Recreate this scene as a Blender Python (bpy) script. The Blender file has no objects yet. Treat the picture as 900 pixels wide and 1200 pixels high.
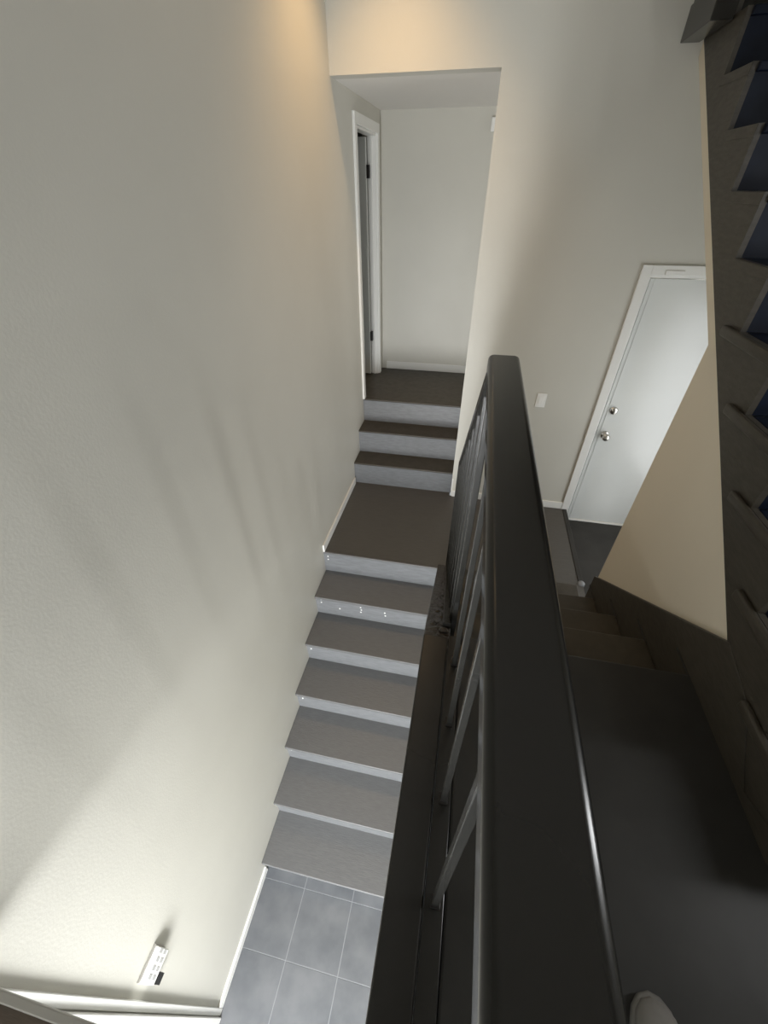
import bpy, bmesh, math, random
from mathutils import Vector, Matrix
random.seed(4)
S = bpy.context.scene
C = S.collection
ZC = 3.9                                     # camera height above the tiled entry floor; z below is measured from the camera

# ------------------------------------------------------------------ camera
pitch, yaw, roll, fpx = math.radians(38.60), math.radians(11.77), math.radians(-0.30), 478.07
F = Vector((-math.sin(yaw)*math.cos(pitch), math.cos(yaw)*math.cos(pitch), -math.sin(pitch)))
r = Vector((math.cos(yaw), math.sin(yaw), 0)); u = r.cross(F)
r2 = r*math.cos(roll)+u*math.sin(roll); u2 = -r*math.sin(roll)+u*math.cos(roll)
cam = bpy.data.cameras.new('camera'); co = bpy.data.objects.new('camera', cam); C.objects.link(co)
m = Matrix((r2, u2, -F)).transposed().to_4x4(); m.translation = (0, 0, ZC); co.matrix_world = m
cam.sensor_fit = 'HORIZONTAL'; cam.sensor_width = 36; cam.lens = fpx/900*36; cam.clip_start = .01
S.camera = co

# ------------------------------------------------------------------ world, daylight, exposure
w = bpy.data.worlds.new('sky'); S.world = w; w.use_nodes = True
bg = w.node_tree.nodes['Background']; bg.inputs[0].default_value = (.82, .92, 1, 1); bg.inputs[1].default_value = .5
S.view_settings.view_transform = 'Standard'; S.view_settings.look = 'None'
S.view_settings.gamma = 1; S.view_settings.use_curve_mapping = False
S.view_settings.exposure = -0.04

def area(name, loc, tgt, sx, sy, power, col):
    l = bpy.data.lights.new(name, 'AREA'); l.shape = 'RECTANGLE'; l.size = sx; l.size_y = sy; l.energy = power; l.color = col
    o = bpy.data.objects.new(name, l); C.objects.link(o); o.location = (loc[0], loc[1], loc[2]+ZC)
    d = Vector(tgt)-Vector(loc); o.rotation_euler = d.to_track_quat('-Z', 'Y').to_euler(); return o
DAY = (.98, .99, 1.0)
area('daylight_entry', (-.36, -1.94, -2.50), (-.36, .3, -3.5), .66, 2.7, 235, DAY)          # tall glazed entry door and transom at the foot of the stairs
area('daylight_platform', (1.955, .66, .02), (-1, .80, -.65), .16, 1.1, 13, DAY)           # tall slim window beside the platform
area('fill_front', (.3, -1.94, .55), (.3, 0, .3), 1.5, .9, .8, DAY)                    # unseen front window, added as general fill for the back wall
area('daylight_side_door', (1.955, 2.37, -1.60), (0, 2.37, -1.60), 1.1, 1.6, 15, DAY)       # window beside the back door
area('daylight_hall', (1.85, 4.05, -.55), (0, 4.05, -.55), 1.0, 1.3, 10, (1, .95, .88))      # hall window round the corner

# ------------------------------------------------------------------ materials
def mat(name, col, rough=.5, bump=0, scale=40, var=0, vscale=3, spec=.5, metal=0, coat=0, stretch=None, col2=None, detail=4, dist=.01):
    M = bpy.data.materials.new(name); M.use_nodes = True; t = M.node_tree; b = t.nodes['Principled BSDF']
    b.inputs['Base Color'].default_value = (*col, 1); b.inputs['Roughness'].default_value = rough
    b.inputs['Metallic'].default_value = metal; b.inputs['Specular IOR Level'].default_value = spec
    b.inputs['Coat Weight'].default_value = coat; b.inputs['Coat Roughness'].default_value = .12
    tc = t.nodes.new('ShaderNodeTexCoord'); vec = tc.outputs['Object']
    if stretch:
        mp = t.nodes.new('ShaderNodeMapping'); mp.inputs['Scale'].default_value = stretch
        t.links.new(vec, mp.inputs[0]); vec = mp.outputs[0]
    if var:
        n = t.nodes.new('ShaderNodeTexNoise'); n.inputs['Scale'].default_value = vscale; n.inputs['Detail'].default_value = 5
        t.links.new(vec, n.inputs['Vector'])
        mx = t.nodes.new('ShaderNodeMix'); mx.data_type = 'RGBA'
        c2 = col2 or tuple(c*(1-var) for c in col)
        mx.inputs[6].default_value = (*col, 1); mx.inputs[7].default_value = (*c2, 1)
        rp = t.nodes.new('ShaderNodeMapRange'); rp.inputs[1].default_value = .35; rp.inputs[2].default_value = .65
        t.links.new(n.outputs[0], rp.inputs[0]); t.links.new(rp.outputs[0], mx.inputs[0]); t.links.new(mx.outputs[2], b.inputs['Base Color'])
        rr = t.nodes.new('ShaderNodeMapRange'); rr.inputs[3].default_value = rough*.85; rr.inputs[4].default_value = min(1, rough*1.2)
        t.links.new(n.outputs[0], rr.inputs[0]); t.links.new(rr.outputs[0], b.inputs['Roughness'])
    if bump:
        n2 = t.nodes.new('ShaderNodeTexNoise'); n2.inputs['Scale'].default_value = scale; n2.inputs['Detail'].default_value = detail
        t.links.new(vec, n2.inputs['Vector'])
        bp = t.nodes.new('ShaderNodeBump'); bp.inputs['Strength'].default_value = bump; bp.inputs['Distance'].default_value = dist
        t.links.new(n2.outputs[0], bp.inputs['Height']); t.links.new(bp.outputs[0], b.inputs['Normal'])
    return M
WALL = mat('wall_paint', (.595, .584, .527), .45, .05, 110, .03, 2, .4)
WALL_WARM = mat('warm_lit_wall_paint', (.74, .67, .54), .5, .05, 110, .03, 2, .35)  # wall paint with the warm light put into its colour
CEIL = mat('ceiling_paint', (.74, .72, .68), .7, .1, 90)
WHITE = mat('white_trim', (.80, .80, .77), .35, .03, 30)
DOORW = mat('door_white', (.72, .74, .72), .22, .03, 20, .03, 3, .8)
TREAD = mat('stair_paint', (.137, .139, .141), .42, .25, 14, .12, 9, .5, stretch=(2, 14, 14), dist=.004)
RISER = mat('riser_paint', (.195, .203, .212), .33, .2, 16, .18, 7, .5, stretch=(2, 10, 10), dist=.004)
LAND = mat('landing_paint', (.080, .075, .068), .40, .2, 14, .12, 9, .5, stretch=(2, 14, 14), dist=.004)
BLACK = mat('black_gloss_paint', (.016, .015, .0125), .21, .012, 5, .04, 2, .5, detail=1, dist=.004)
FLOORB = mat('platform_paint', (.040, .039, .036), .45, .10, 16, .2, 6, .22, dist=.004)
BROWN = mat('dark_brown_paint', (.056, .049, .037), .42, .15, 18, .2, 6, .4, stretch=(3, 3, 12), dist=.004)
LUMPY = mat('lumpy_gloss_paint', (.035, .029, .022), .16, .9, 26, .2, 8, .6, dist=.012)
NAVY = mat('navy_gloss', (.004, .008, .020), .45, .25, 14, .3, 12, .2, dist=.006)
TILE = mat('slate_tile', (.150, .156, .165), .42, .12, 25, .35, 5, .45, col2=(.105, .112, .122), dist=.004)
GROUT = mat('grout', (.22, .23, .24), .8, .1, 120)
STEEL = mat('satin_nickel', (.62, .60, .56), .22, metal=1)
DARKM = mat('dark_bronze', (.03, .027, .025), .35, metal=.6)
BARM = mat('baluster_paint', (.040, .040, .037), .20, .05, 30, .12, 20, .6)
WOOD = mat('brown_wood', (.085, .060, .040), .5, .2, 20, .3, 6, stretch=(2, 14, 14), dist=.004)
GREYT = mat('grey_edge', (.36, .35, .32), .5, .05, 30)
SHADE = mat('room_shade', (.30, .29, .27), .7, .05, 60)  # wall tone darkened to carry the dimness of the room behind the door
SHOE = mat('shoe_canvas', (.23, .22, .205), .75, .35, 160, .06, 30, .3, dist=.002)
SOLE = mat('shoe_rubber', (.17, .163, .15), .6, .1, 60)
PLAST = mat('white_plastic', (.85, .85, .82), .35)
INK = mat('grey_print', (.40, .40, .39), .6)
CHIP = mat('white_filler', (.85, .85, .83), .6)
LAMPM = bpy.data.materials.new('lamp_glow'); LAMPM.use_nodes = True
_b = LAMPM.node_tree.nodes['Principled BSDF']; _b.inputs['Emission Color'].default_value = (1, .72, .38, 1); _b.inputs['Emission Strength'].default_value = 6
GLASS = bpy.data.materials.new('window_glass'); GLASS.use_nodes = True
_t = GLASS.node_tree; _t.nodes.clear()
_o = _t.nodes.new('ShaderNodeOutputMaterial'); _m = _t.nodes.new('ShaderNodeMixShader'); _a = _t.nodes.new('ShaderNodeBsdfTransparent'); _g = _t.nodes.new('ShaderNodeBsdfGlossy')
_g.inputs['Roughness'].default_value = .03; _m.inputs[0].default_value = .06
_t.links.new(_a.outputs[0], _m.inputs[1]); _t.links.new(_g.outputs[0], _m.inputs[2]); _t.links.new(_m.outputs[0], _o.inputs[0])

# ------------------------------------------------------------------ helpers (all take z measured from the camera)
def link(name, bm, material, parent=None, smooth=False):
    me = bpy.data.meshes.new(name)
    bmesh.ops.recalc_face_normals(bm, faces=bm.faces)
    bm.to_mesh(me); bm.free(); me.materials.append(material)
    if smooth:
        for p in me.polygons: p.use_smooth = True
    o = bpy.data.objects.new(name, me); C.objects.link(o)
    o.location = (0, 0, ZC)
    if parent is not None:
        o.parent = parent; pw = Vector((0, 0, 0)); q = parent
        while q is not None: pw += q.location; q = q.parent
        o.location = Vector((0, 0, ZC))-pw
    return o
def addbox(bm, a, b):
    x0, y0, z0 = a; x1, y1, z1 = b
    v = [bm.verts.new(p) for p in ((x0,y0,z0),(x1,y0,z0),(x1,y1,z0),(x0,y1,z0),(x0,y0,z1),(x1,y0,z1),(x1,y1,z1),(x0,y1,z1))]
    for f in ((0,3,2,1),(4,5,6,7),(0,1,5,4),(1,2,6,5),(2,3,7,6),(3,0,4,7)): bm.faces.new([v[i] for i in f])
def bev(bm, w, seg=2):
    if w: bmesh.ops.bevel(bm, geom=list(bm.edges), offset=w, segments=seg, affect='EDGES', profile=.5)
def box(name, a, b, material, parent=None, bevel=0, seg=2):
    bm = bmesh.new(); addbox(bm, a, b); bev(bm, bevel, seg); return link(name, bm, material, parent, bevel > 0 and seg > 3)
def boxes(name, lst, material, parent=None):
    bm = bmesh.new()
    for a, b in lst: addbox(bm, a, b)
    return link(name, bm, material, parent)
def prism(name, yz, x0, x1, material, parent=None, bevel=0, seg=2):
    bm = bmesh.new(); A = [bm.verts.new((x0, y, z)) for y, z in yz]; B = [bm.verts.new((x1, y, z)) for y, z in yz]
    n = len(yz); bm.faces.new(A); bm.faces.new(B[::-1])
    for i in range(n): bm.faces.new((A[i], B[i], B[(i+1) % n], A[(i+1) % n]))
    bev(bm, bevel, seg); return link(name, bm, material, parent)
def bar(name, p, q, wx, wn, material, parent=None, bevel=.002):
    """box running p -> q in a plane of nearly constant x, width wx in x and wn across"""
    p, q = Vector(p), Vector(q); d = (q-p).normalized(); n = d.cross(Vector((1, 0, 0))).normalized(); X = Vector((1, 0, 0))
    bm = bmesh.new(); vs = []
    for c in (p, q):
        for sx, sn in ((-1,-1),(1,-1),(1,1),(-1,1)): vs.append(bm.verts.new(c+X*wx/2*sx+n*wn/2*sn))
    for f in ((0,1,2,3),(7,6,5,4),(0,4,5,1),(1,5,6,2),(2,6,7,3),(3,7,4,0)): bm.faces.new([vs[i] for i in f])
    bev(bm, bevel); return link(name, bm, material, parent)
def lathe(name, c, axis, prof, material, parent=None, n=20):
    """profile (radius, distance) turned about axis through c"""
    ax = Vector(axis).normalized(); t = ax.orthogonal().normalized(); s = ax.cross(t); c = Vector(c)
    bm = bmesh.new(); rings = []
    for rr, h in prof:
        if rr < 1e-6: rings.append([bm.verts.new(c+ax*h)])
        else: rings.append([bm.verts.new(c+ax*h+(t*math.cos(2*math.pi*i/n)+s*math.sin(2*math.pi*i/n))*rr) for i in range(n)])
    for A, B in zip(rings, rings[1:]):
        for i in range(n):
            j = (i+1) % n
            if len(A) == 1 and len(B) == 1: continue
            if len(A) == 1: bm.faces.new((A[0], B[i], B[j]))
            elif len(B) == 1: bm.faces.new((A[i], B[0], A[j]))
            else: bm.faces.new((A[i], B[i], B[j], A[j]))
    return link(name, bm, material, parent, True)
def thing(name, label, cat, loc, group=None):
    o = bpy.data.objects.new(name, None); C.objects.link(o); o.location = (loc[0], loc[1], loc[2]+ZC); o.empty_display_size = .1
    return tag(o, label, cat, group)
def tag(o, label, cat, group=None):
    o['label'] = label; o['category'] = cat
    if group: o['group'] = group
    return o
def struct(o, label=None, cat=None):
    o['kind'] = 'structure'
    if label: o['label'] = label
    if cat: o['category'] = cat
    return o
def sroot(name, label, cat, loc):
    o = thing(name, label, cat, loc); o['kind'] = 'structure'; return o

# ------------------------------------------------------------------ key levels
ZT, ZL, ZP, ZH, ZD = -3.90, -2.385, -1.41, -1.67, -2.51       # tile, landing, platform, hall, back door floor
YB, YH = 3.31, 4.72                                            # back wall, hall back wall
XL, XR = -1.0, 2.0
TOP = 1.40
HC = .505                                                      # hall ceiling
YF = -2.00                                                     # front wall

# ------------------------------------------------------------------ walls and ceilings
struct(boxes('wall_left', [((XL-.12, YF-.12, ZT-.12), (XL, 3.84, TOP)), ((XL-.12, 3.84, .35), (XL, 4.54, TOP)), ((XL-.12, 3.84, ZT-.12), (XL, 4.54, ZH-.06)), ((XL-.12, 4.54, ZT-.12), (XL, YH+.1, TOP))], WALL),
       'tall greige painted wall down the left of the stairs', 'wall')
struct(boxes('wall_back', [((XL, YB, HC), (XR, YB+.11, TOP)), ((-.022, YB, ZL-.1), (1.075, YB+.11, HC)), ((1.075, YB, -.455), (1.985, YB+.11, HC)), ((1.985, YB, ZD-.1), (XR, YB+.11, HC)), ((-.022, YB, ZD-.1), (1.075, YB+.11, ZL-.1))], WALL),
       'warm greige back wall with the hallway opening and the white door', 'wall')
struct(box('wall_hall', (XL, YH, ZH-.1), (XR, YH+.1, HC+.1), WALL), 'pale wall at the end of the hallway', 'wall')
struct(boxes('wall_right', [((XR, YF-.12, ZT-.1), (XR+.12, .52, TOP)), ((XR, .80, ZT-.1), (XR+.12, 1.80, TOP)), ((XR, .52, .75), (XR+.12, .80, TOP)), ((XR, .52, ZT-.1), (XR+.12, .80, -.55)),
        ((XR, 1.80, -.78), (XR+.12, 2.94, TOP)), ((XR, 1.80, ZT-.1), (XR+.12, 2.94, -2.44)), ((XR, 2.94, ZT-.1), (XR+.12, 3.53, TOP)), ((XR, 3.53, .13), (XR+.12, 4.57, TOP)), ((XR, 3.53, ZT-.1), (XR+.12, 4.57, -1.23)), ((XR, 4.57, ZT-.1), (XR+.12, YH+.1, TOP))], WALL))
struct(boxes('wall_front', [((XL, YF-.12, ZT-.1), (-.74, YF, TOP)), ((-.74, YF-.12, -1.10), (.02, YF, .08)), ((-.74, YF-.12, .08), (-.47, YF, TOP)), ((.02, YF-.12, ZT-.1), (XR, YF, .08)), ((-.47, YF-.12, 1.02), (XR, YF, TOP)), ((1.07, YF-.12, .08), (XR, YF, 1.02))], WALL))
struct(box('ceiling', (XL-.12, YF-.12, TOP), (XR+.12, YB+.11, TOP+.1), CEIL))
struct(box('ceiling_hall', (XL, YB+.11, HC), (XR, YH, HC+.05), CEIL), 'low flat ceiling of the hallway', 'ceiling')

# wall under the dark upper stairs; its top follows the stairs
def soff(y): return -.514+(y-1.959)*.754       # lower edge of the band
def strl(y): return -1.166+(y-.987)*.754       # lower edge of the dark stringer
struct(prism('wall_understair', [(.62, ZL-.3), (1.962, ZL-.3), (1.962, soff(1.962)), (YB, soff(YB)), (YB, strl(YB)+.02), (.62, strl(.62)+.02)], .95, 1.05, WALL_WARM),
       'triangular wall under the dark upper stairs, warm light in its colour', 'wall')
struct(prism('ceiling_soffit', [(1.0, soff(1.0)), (YB, soff(YB)), (YB, soff(YB)+.04), (1.0, soff(1.0)+.04)], 1.05, XR, WALL))

# ------------------------------------------------------------------ floors
fl = sroot('floor', 'slate grey tiled entry floor at the foot of the stairs', 'floor', (-.5, -.6, ZT-.1))
box('slab', (XL, YF, ZT-.1), (XR, .56, ZT-.0012), GROUT, fl)
proto = None; tl = .3495
ys = [.463+.002-i*.352 for i in range(-1, 7)]
for iy, y1 in enumerate(ys):
    for ix in range(4):
        x0 = -1.038+ix*.349
        a = (max(x0+.002, XL), y1-.349, ZT-.008); b = (min(x0+.3465, .3), min(y1, .54), ZT)
        if b[1]-a[1] < .02 or a[1] < YF: continue
        box('floor_tile', a, b, TILE, fl, .0015, 1)
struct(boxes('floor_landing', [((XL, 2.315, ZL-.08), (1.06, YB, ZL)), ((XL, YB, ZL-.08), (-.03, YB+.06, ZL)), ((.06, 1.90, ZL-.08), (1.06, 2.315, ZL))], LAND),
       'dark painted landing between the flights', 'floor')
struct(box('floor_hall', (XL-1.0, 3.83, ZH-.05), (XR, YH, ZH), BROWN), 'dark hallway floor at the top of three steps', 'floor')
struct(box('floor_door', (1.06, 1.0, ZD-.05), (XR, YB, ZD), FLOORB), 'dark floor in front of the white back door', 'floor')
struct(box('floor_platform', (.105, YF, ZP-.10), (XR, 1.01, ZP), FLOORB, None, .008), 'black painted platform floor right of the handrail', 'floor')
lg = sroot('floor_ledge', 'brown ledge corner with grey edge at lower left', 'floor', (-.5, -.5, ZP-.1))
box('deck', (XL, -.27, ZP-.06), (-.045, -.146, ZP), WOOD, lg)
box('edge_strip', (XL, -.146, ZP-.02), (-.045, -.128, ZP+.002), GREYT, lg, .003)

# ------------------------------------------------------------------ baseboards and trims
def base(name, a, b, material=WHITE):
    return struct(box(name, a, b, material, None, .004))
base('baseboard_left', (XL, -.145, ZT), (XL+.014, .515, ZT+.075))
base('baseboard_landing', (XL, 2.30, ZL), (XL+.014, YB+.02, ZL+.075))
base('baseboard_back', (-.010, YB-.014, ZL), (1.018, YB, ZL+.072))
base('baseboard_hall', (XL+.06, YH-.014, ZH), (XR, YH, ZH+.085))
base('trim_1', (-.022, YB-.006, ZL), (-.010, YB+.06, ZL+.20))
tr = sroot('trim_2', 'white stepped vertical corner trim at lower left', 'trim', (XL, -.2, ZT))
box('board', (XL, -.175, ZT), (XL+.014, -.145, ZP-.06), WHITE, tr, .003)
box('board', (XL, -.235, ZT), (XL+.024, -.179, ZP-.06), WHITE, tr, .004)
box('board', (XL, -.36, ZT), (XL+.010, -.239, ZP-.06), WHITE, tr, .003)
tr = sroot('trim_3', 'dark edging strip with a rounded end on the landing', 'trim', (1.05, 2.8, ZL))
box('strip', (1.028, 2.36, ZL-.12), (1.066, YB, ZL+.006), FLOORB, tr, .004)
lathe('rounded_end', (1.047, 2.355, ZL-.11), (0, 0, 1), [(0, 0), (.026, 0), (.026, .118), (.020, .126), (0, .128)], RISER, tr)

# ------------------------------------------------------------------ windows and the entry door (behind or beside the camera)
def window(name, axis, plane, a0, a1, z0, z1, label, depth=.12, bars=1):
    o = sroot(name, label, 'window', (plane if axis == 'x' else (a0+a1)/2, (a0+a1)/2 if axis == 'x' else plane, z0))
    def bx(n, p0, p1, q0, q1, d0, d1, mt):
        if axis == 'x': box(n, (plane+d0, p0, q0), (plane+d1, p1, q1), mt, o)
        else: box(n, (p0, plane-d1, q0), (p1, plane-d0, q1), mt, o)
    t = .03
    bx('frame', a0, a1, z0, z0+t, 0, depth, WHITE); bx('frame', a0, a1, z1-t, z1, 0, depth, WHITE)
    bx('frame', a0, a0+t, z0+t, z1-t, 0, depth, WHITE); bx('frame', a1-t, a1, z0+t, z1-t, 0, depth, WHITE)
    bx('pane', a0+t, a1-t, z0+t, z1-t, depth*.7, depth*.7+.004, GLASS)
    return o
window('window_1', 'x', XR, .52, .80, -.55, .75, 'slim tall window beside the dark stairs')
window('window_2', 'x', XR, 1.80, 2.94, -2.44, -.78, 'window beside the white back door')
window('window_3', 'x', XR, 3.53, 4.57, -1.23, .13, 'hallway window round the corner')
window('window_fill', 'y', YF, -.47, 1.07, .08, 1.02, 'unseen front window added for fill light')
window('door_3', 'y', YF, -.74, .02, ZT, -1.10, 'tall glazed entry door with transom')

# ------------------------------------------------------------------ hallway door (left wall, leaf standing open)
d1 = sroot('door_1', 'white hallway door standing open in the left wall', 'door', (XL, 4.2, ZH))
def casing(n, y0, y1, z0, z1): box(n, (XL, y0, z0), (XL+.020, y1, z1), WHITE, d1, .003)
casing('casing', 3.782, 3.845, ZH, .41); casing('casing', 4.535, 4.600, ZH, .41); casing('casing', 3.845, 4.535, .345, .41)
for n, a, b in (('jamb', (XL-.07, 3.84, ZH), (XL, 3.858, .345)), ('jamb', (XL-.07, 4.522, ZH), (XL, 4.54, .345)), ('head_jamb', (XL-.07, 3.858, .33), (XL, 4.522, .348))):
    box(n, a, b, WHITE, d1)
box('stop', (XL-.045, 4.510, ZH), (XL-.030, 4.522, .33), WHITE, d1)
leaf = box('leaf', (XL-.77, 4.470, ZH+.012), (XL-.074, 4.505, .325), DOORW, d1, .003)
for z in (.10, -1.26):
    h = box('hinge', (XL-.074, 4.478, z-.045), (XL-.050, 4.521, z+.045), DARKM, leaf)
struct(boxes('wall_room', [((XL-1.1, 3.2, ZH-.06), (XL-1.0, YH+.1, .7)), ((XL-1.0, YH, ZH-.06), (XL-.12, YH+.1, .7)), ((XL-1.0, 3.2, ZH-.06), (XL-.12, 3.3, .7)), ((XL-1.0, 3.3, .6), (XL-.12, YH, .7))], SHADE))

# ------------------------------------------------------------------ white back door
d2 = sroot('door_2', 'plain white back door with round knob and deadbolt', 'door', (1.5, YB, ZD))
for n, a, b in (('casing', (1.018, YB-.018, ZL), (1.078, YB, -.398)), ('head_casing', (1.078, YB-.018, -.455), (XR, YB, -.398)), ('jamb', (1.075, YB, ZD), (1.090, YB+.11, -.455)), ('threshold', (1.09, YB-.004, ZD), (1.985, YB+.06, ZD+.014)), ('head_jamb', (1.09, YB, -.47), (1.985, YB+.11, -.455))):
    box(n, a, b, WHITE, d2, .003)
leaf = box('leaf', (1.098, YB+.012, ZD+.018), (1.985, YB+.052, -.478), DOORW, d2, .002)
box('edge_bead', (1.122, YB+.008, ZD+.02), (1.127, YB+.013, -.48), DOORW, leaf)
box('top_catch', (1.16, YB-.026, -.452), (1.27, YB-.014, -.425), WHITE, d2, .003)
k = lathe('knob', (1.165, YB+.012, -1.605), (0, -1, 0), [(0, .0), (.034, .0), (.034, .006), (.028, .010), (.013, .014), (.012, .030), (.022, .036), (.029, .046), (.030, .056), (.025, .066), (.014, .070), (0, .071)], STEEL, leaf)
k = lathe('deadbolt', (1.165, YB+.012, -1.392), (0, -1, 0), [(0, 0), (.031, 0), (.031, .010), (.024, .016), (0, .017)], STEEL, leaf)
box('thumb_turn', (1.160, YB-.026, -1.412), (1.170, YB-.003, -1.372), STEEL, leaf, .003)

# ------------------------------------------------------------------ grey stairs from the entry up to the landing
xs0, xs1 = XL, -.045
g = thing('lower_staircase', 'dark grey painted flight of stairs rising from the tiled floor', 'stairs', (-.5, 1.4, ZT))
Y0, RUN, Z0, RISE = .508, .2988, -3.711, .2210
zprev = ZT
for kx in range(7):
    y = Y0+RUN*kx; z = Z0+RISE*kx if kx < 6 else ZL
    if kx < 6: box('tread', (xs0, y, z-.028), (xs1, y+RUN+.04, z), TREAD, g, .005, 3)
    else: box('landing_nosing', (xs0, y, z-.020), (.0, y+.0142, z), TREAD, g, .004, 3)
    rs = box('riser', (xs0, y+(.022 if kx < 6 else .006), zprev-.01), (xs1, y+.040, z-(.028 if kx < 6 else .020)), RISER, g)
    if kx in (2, 3, 4, 5, 6):
        for dz in (.05, .085):
            lathe('filler_dot', (xs0+.035+.01*(kx % 2), y+(.022 if kx < 6 else .006), z-dz), (0, -1, 0), [(.0065, 0), (.005, .002), (0, .003)], CHIP, rs, 8)
    if kx == 5:
        for x, dz in ((-.80, .13), (-.62, .07), (-.615, .10), (-.62, .13), (-.42, .09), (-.415, .125)):
            lathe('filler_dot', (x, y+.022, z-dz), (0, -1, 0), [(.007, 0), (.006, .002), (0, .003)], CHIP, rs, 8)
    zprev = z
#prism('carriage', [(Y0+.05, ZT+.002), (Y0+RUN*6, ZT+.002), (Y0+RUN*6, ZL-.30), (Y0+.05, ZT+.05)], -.55, -.50, BROWN, g)

# three steps from the landing to the hallway
g = thing('hallway_steps', 'three dark steps from the landing up to the hallway', 'stairs', (-.5, 3.5, ZL))
ny = [3.345, 3.572, 3.800]; nz = [ZL+.2383, ZL+.4767, ZH]
zprev = ZL
for i in range(3):
    y, z = ny[i], nz[i]
    box('tread', (XL, y, z-.018), (-.022, (ny[i+1]+.03 if i < 2 else y+.05), z + (.001 if i == 2 else 0)), BROWN, g, .005, 3)
    box('riser', (XL, y+.012, zprev), (-.022, y+.038, z-.018), RISER, g)
    zprev = z

# ------------------------------------------------------------------ short dark flight from the platform down to the landing
g = thing('platform_steps', 'short dark brown steps going down from the platform', 'stairs', (.5, 1.6, ZL))
PR, PT = .195, .285
for i in range(1, 5):
    y1 = 1.01+PT*i; z = ZP-PR*i
    box('tread', (.061, y1-PT-.02, z-.03), (.934, y1, z), BROWN, g, .006, 3)
for i in range(0, 5):
    y1 = 1.01+PT*i; z = ZP-PR*i
    box('riser', (.061, y1-.04, z-PR), (.934, y1-.022, z-.03 if i else z-.101), BROWN, g)
sk = prism('wall_skirt', [(.46, ZP-.15), (.46, ZP+.1), (.62, strl(.62)+.06), (.80, strl(.80)+.10), (.975, -1.158), (1.978, -1.917), (1.978, ZL), (1.80, ZL)], .934, .95, BROWN, g, .003)
for i in range(4):
    y1 = 1.01+PT*i; z = ZP-PR*i
    box('tread_tongue', (.928, y1-.02, z-.006), (.936, y1+.115, z), FLOORB, sk, .001, 1)
# ------------------------------------------------------------------ dark upper stairs with a notched side board
g = thing('upper_staircase', 'dark upper stairs with a notched side board rising at right', 'stairs', (1.45, 2.0, ZP))
steps = [(.71+.265*i, -1.200+.1967*i) for i in range(10)]
zig = [(.16, ZP), (.445, ZP), (.445, -1.2)]
for i, (y, z) in enumerate(steps[:-1]):
    zig += [(y, z), (y, steps[i+1][1])]
zig = zig[1:]
zig += [(2.96, steps[-1][1]), (2.96, .70), (YB, .70), (YB, strl(YB)), (.68, strl(.68)), (.68, ZP)]
prism('side_board', zig, .938, .958, BROWN, g)
for i, (y, z) in enumerate(steps):
    y1 = y if i < 9 else YB
    zlow = steps[i-1][1] if i else ZP
    t = box('tread', (.958, y-.265-.018, z-.03), (XR-.005, y1, z), NAVY, g, .006, 3)
    box('riser', (.958, y-.265, zlow), (XR-.005, y-.245, z-.03), NAVY, g)
    if i < 5: box('return_nosing', (.918, y-.285, z-.036), (.9385, y+.095, z+.002), BROWN, t, .008, 4)
    elif i < 9: box('return_nosing', (.9345, y-.268, z-.036), (.9385, y+.004, z-.002), BROWN, t, .0015, 2)
nw = thing('upper_post', 'black square post hanging at the top of the dark stairs', 'post', (.9, 3.1, .56))
box('shaft', (.850, 2.95, .562), (.934, YB, 1.395), BLACK, nw, .003)
box('base_board', (.842, 2.94, .555), (.934, YB, .68), BLACK, nw, .004)
struct(box('upstairs_dark', (.96, 3.16, .575), (XR, YB, TOP), BLACK), 'black sheet for the darkness upstairs above the dark stairs', 'wall')  # black sheet stands in for the unlit space upstairs

# ------------------------------------------------------------------ curb along the platform edge
g = thing('platform_curb', 'black painted curb along the open edge of the platform', 'curb', (0, 0, ZP-.1))
box('cap_board', (-.045, YF, ZP-.04), (.053, .985, ZP+.012), BLACK, g, .006, 3)
box('base_strip', (.0545, YF, ZP-.04), (.104, 1.0, ZP+.006), BLACK, g, .002, 2)
box('fascia', (-.042, YF, ZP-.35), (-.02, .98, ZP-.04), BROWN, g)
struct(prism('wall_stairwell', [(-.1, ZT), (2.3, ZT), (2.3, ZL-.06), (2.22, ZL-.06), (1.0, ZP-.25), (-.1, ZP-.18)], -.018, .05, WALL))
sb = prism('sloped_cap', [(.985, ZP-.05), (.985, ZP-.008), (1.06, ZP-.03), (2.30, ZL+.05), (2.33, ZL), (2.24, ZL-.015)], -.045, .060, LUMPY, g, .008, 3)
rnd = random.Random(2)
for i in range(7):
    y = 1.02+.07*i+rnd.uniform(-.02, .02); z = ZP-.026-(y-1.05)*.741
    lathe('paint_lump', (rnd.uniform(-.02, .035), y, z-.005), (0, .59, .8), [(.022, 0), (.016, .010), (.008, .014), (0, .015)], LUMPY, sb, 10)

# ------------------------------------------------------------------ handrail with balusters
g = thing('guard_railing', 'black handrail with slim upright bars beside the platform', 'railing', (.08, .5, ZP))
bm = bmesh.new(); addbox(bm, (.045, -.98, -.366), (.119, 1.055, -.320)); bev(bm, .012, 4)
hr = link('handrail', bm, BLACK, g, True); hr.modifiers.new('normals', 'WEIGHTED_NORMAL')
ZB = ZP+.006
y = .211-.2235*5
while y < 1.0:
    b = box('baluster', (.074, y-.010, ZB), (.091, y+.010, -.364), BARM, g, .002)
    box('foot', (.070, y-.014, ZB), (.095, y+.014, ZB+.008), DARKM, b, .002)
    y += .2235
ta, tb = Vector((.065, 1.03, -.370)), Vector((.034, 2.285, -1.395))
bar('sloped_rail', ta, tb, .040, .030, BARM, g, .004)
box('end_post', (.014, 2.262, ZL), (.052, 2.302, -1.385), BARM, g, .003)
box('baluster', (.060, 1.10, ZP-.16), (.082, 1.125, -.400), BARM, g, .003)
n = 8
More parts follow.
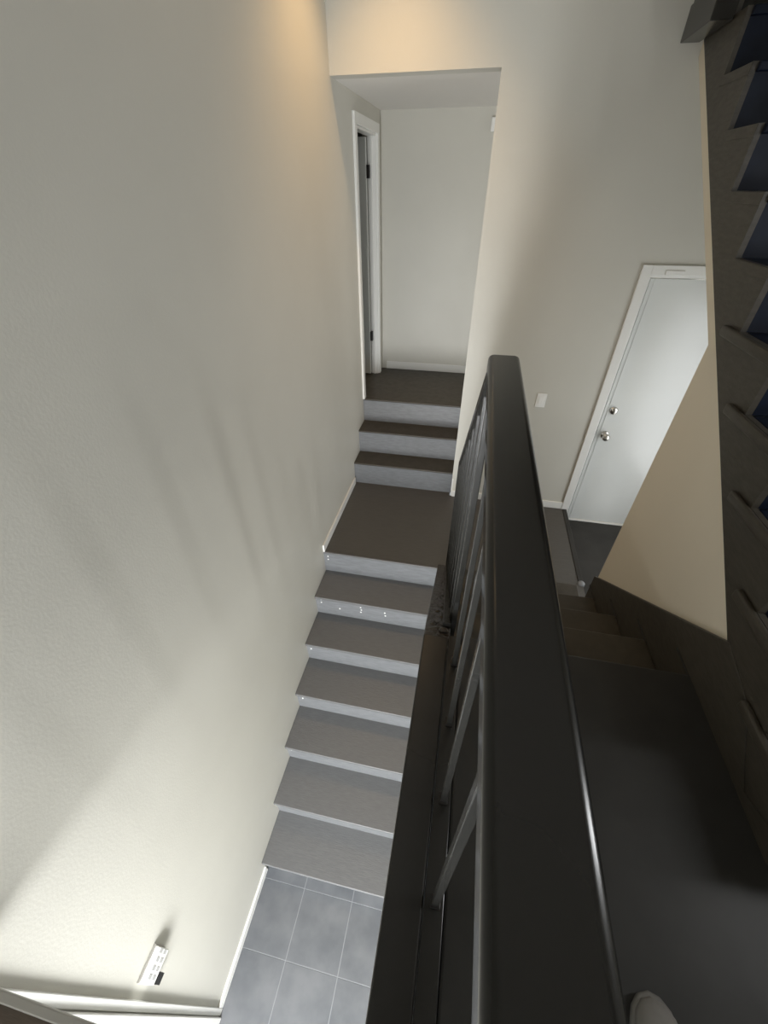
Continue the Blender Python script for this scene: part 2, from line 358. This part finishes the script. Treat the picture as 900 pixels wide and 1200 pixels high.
for i in range(n):
    t = (i+.6)/n; p = ta.lerp(tb, t); zb = ZP-.03-(p.y-1.06)*.756+.01
    box('baluster', (p.x-.012, p.y-.012, zb-.02), (p.x+.012, p.y+.012, p.z), BARM, g, .002)
bar('sloped_shoe', (.042, 1.06, ZP-.012), (.034, 2.27, ZL+.085), .034, .016, BARM, g, .003)

# ------------------------------------------------------------------ small things on the walls
sw = thing('light_switch', 'white wall switch plate left of the back door', 'switch', (.60, YB, -1.40))
pl = box('plate', (.565, YB-.006, -1.405), (.640, YB, -1.290), PLAST, sw, .003)
box('rocker', (.585, YB-.010, -1.380), (.620, YB-.005, -1.315), PLAST, sw, .002)
kp = thing('wall_keypad', 'white keypad box low on the left wall', 'keypad', (XL, -.05, -2.62))
bd = box('body', (XL, -.100, -2.610), (XL+.026, .006, -2.492), PLAST, kp, .003)
box('shade_plate', (XL, -.104, -2.600), (XL+.010, .010, -2.486), GREYT, kp, .002)  # grey plate paints the shaded upper side of the keypad
for i in range(4):
    for j in range(2):
        box('key_mark', (XL+.0255, -.086+i*.025, -2.590+j*.045), (XL+.0268, -.072+i*.025, -2.562+j*.045), INK, bd)
box('key_tab', (XL+.004, -.097, -2.668), (XL+.028, -.060, -2.611), DARKM, kp, .002)
se = thing('wall_sensor', 'small white sensor high on the hallway wall', 'sensor', (-.03, YH, .36))
box('body', (-.060, YH-.030, .350), (.02, YH, .440), PLAST, se, .006, 3)

# ------------------------------------------------------------------ shoe on the platform at the bottom edge
sh = thing('shoe', 'light grey shoe toe beside the handrail at the bottom edge', 'shoe', (.555, .0, ZP))
def shoe_mesh(name, levels, material, parent):
    # outline of a left shoe in plan: (x, y) about the toe; levels: (z, inset)
    plan = [(0, .155), (.022, .150), (.040, .133), (.050, .105), (.052, .06), (.047, 0), (.038, -.06), (.036, -.11), (.030, -.135), (0, -.145), (-.030, -.135), (-.035, -.11), (-.036, -.06), (-.042, 0), (-.046, .06), (-.045, .10), (-.035, .13), (-.020, .148)]
    bm = bmesh.new(); rings = []
    for z, s, ty in levels:
        rings.append([bm.verts.new((.555+px*s, (py+.01)*s*(1 if py < 0 else 1)-.01-ty*(1 if py > .05 else 0), ZP+z)) for px, py in plan])
    n = len(plan)
    for A, B in zip(rings, rings[1:]):
        for i in range(n): bm.faces.new((A[i], A[(i+1) % n], B[(i+1) % n], B[i]))
    bm.faces.new(rings[0][::-1]); bm.faces.new(rings[-1])
    o = link(name, bm, material, parent, True); return o
shoe_mesh('sole', [(0, .97, 0), (.004, 1.02, 0), (.022, 1.03, 0), (.026, 1.0, 0)], SOLE, sh)
shoe_mesh('upper', [(.024, .98, 0), (.040, .97, .002), (.055, .88, .012), (.068, .72, .035), (.085, .58, .07), (.100, .50, .085)], SHOE, sh)

# ------------------------------------------------------------------ recessed ceiling lamps (above the frame)
def downlight(x, y, power, label, size=98):
    o = thing('ceiling_lamp', label, 'lamp', (x, y, TOP-.02), 'recessed ceiling lamps')
    lathe('trim_ring', (x, y, TOP), (0, 0, -1), [(.075, .0), (.075, .006), (.055, .008), (.052, .0)], WHITE, o)
    lathe('bulb', (x, y, TOP), (0, 0, -1), [(0, .001), (.05, .001), (.045, .003), (0, .004)], LAMPM, o)
    l = bpy.data.lights.new('lamp_light', 'SPOT'); l.energy = power; l.color = (1, .62, .27); l.spot_size = math.radians(size); l.spot_blend = 1.0; l.shadow_soft_size = .06
    lo = bpy.data.objects.new('lamp_light', l); C.objects.link(lo); lo.parent = o; lo.location = (0, 0, -.01)
downlight(-.58, 2.84, 78, 'recessed warm ceiling lamp nearest the back wall')
downlight(-.58, 1.9, 4.5, 'recessed warm ceiling lamp over the lower stairs', 124)
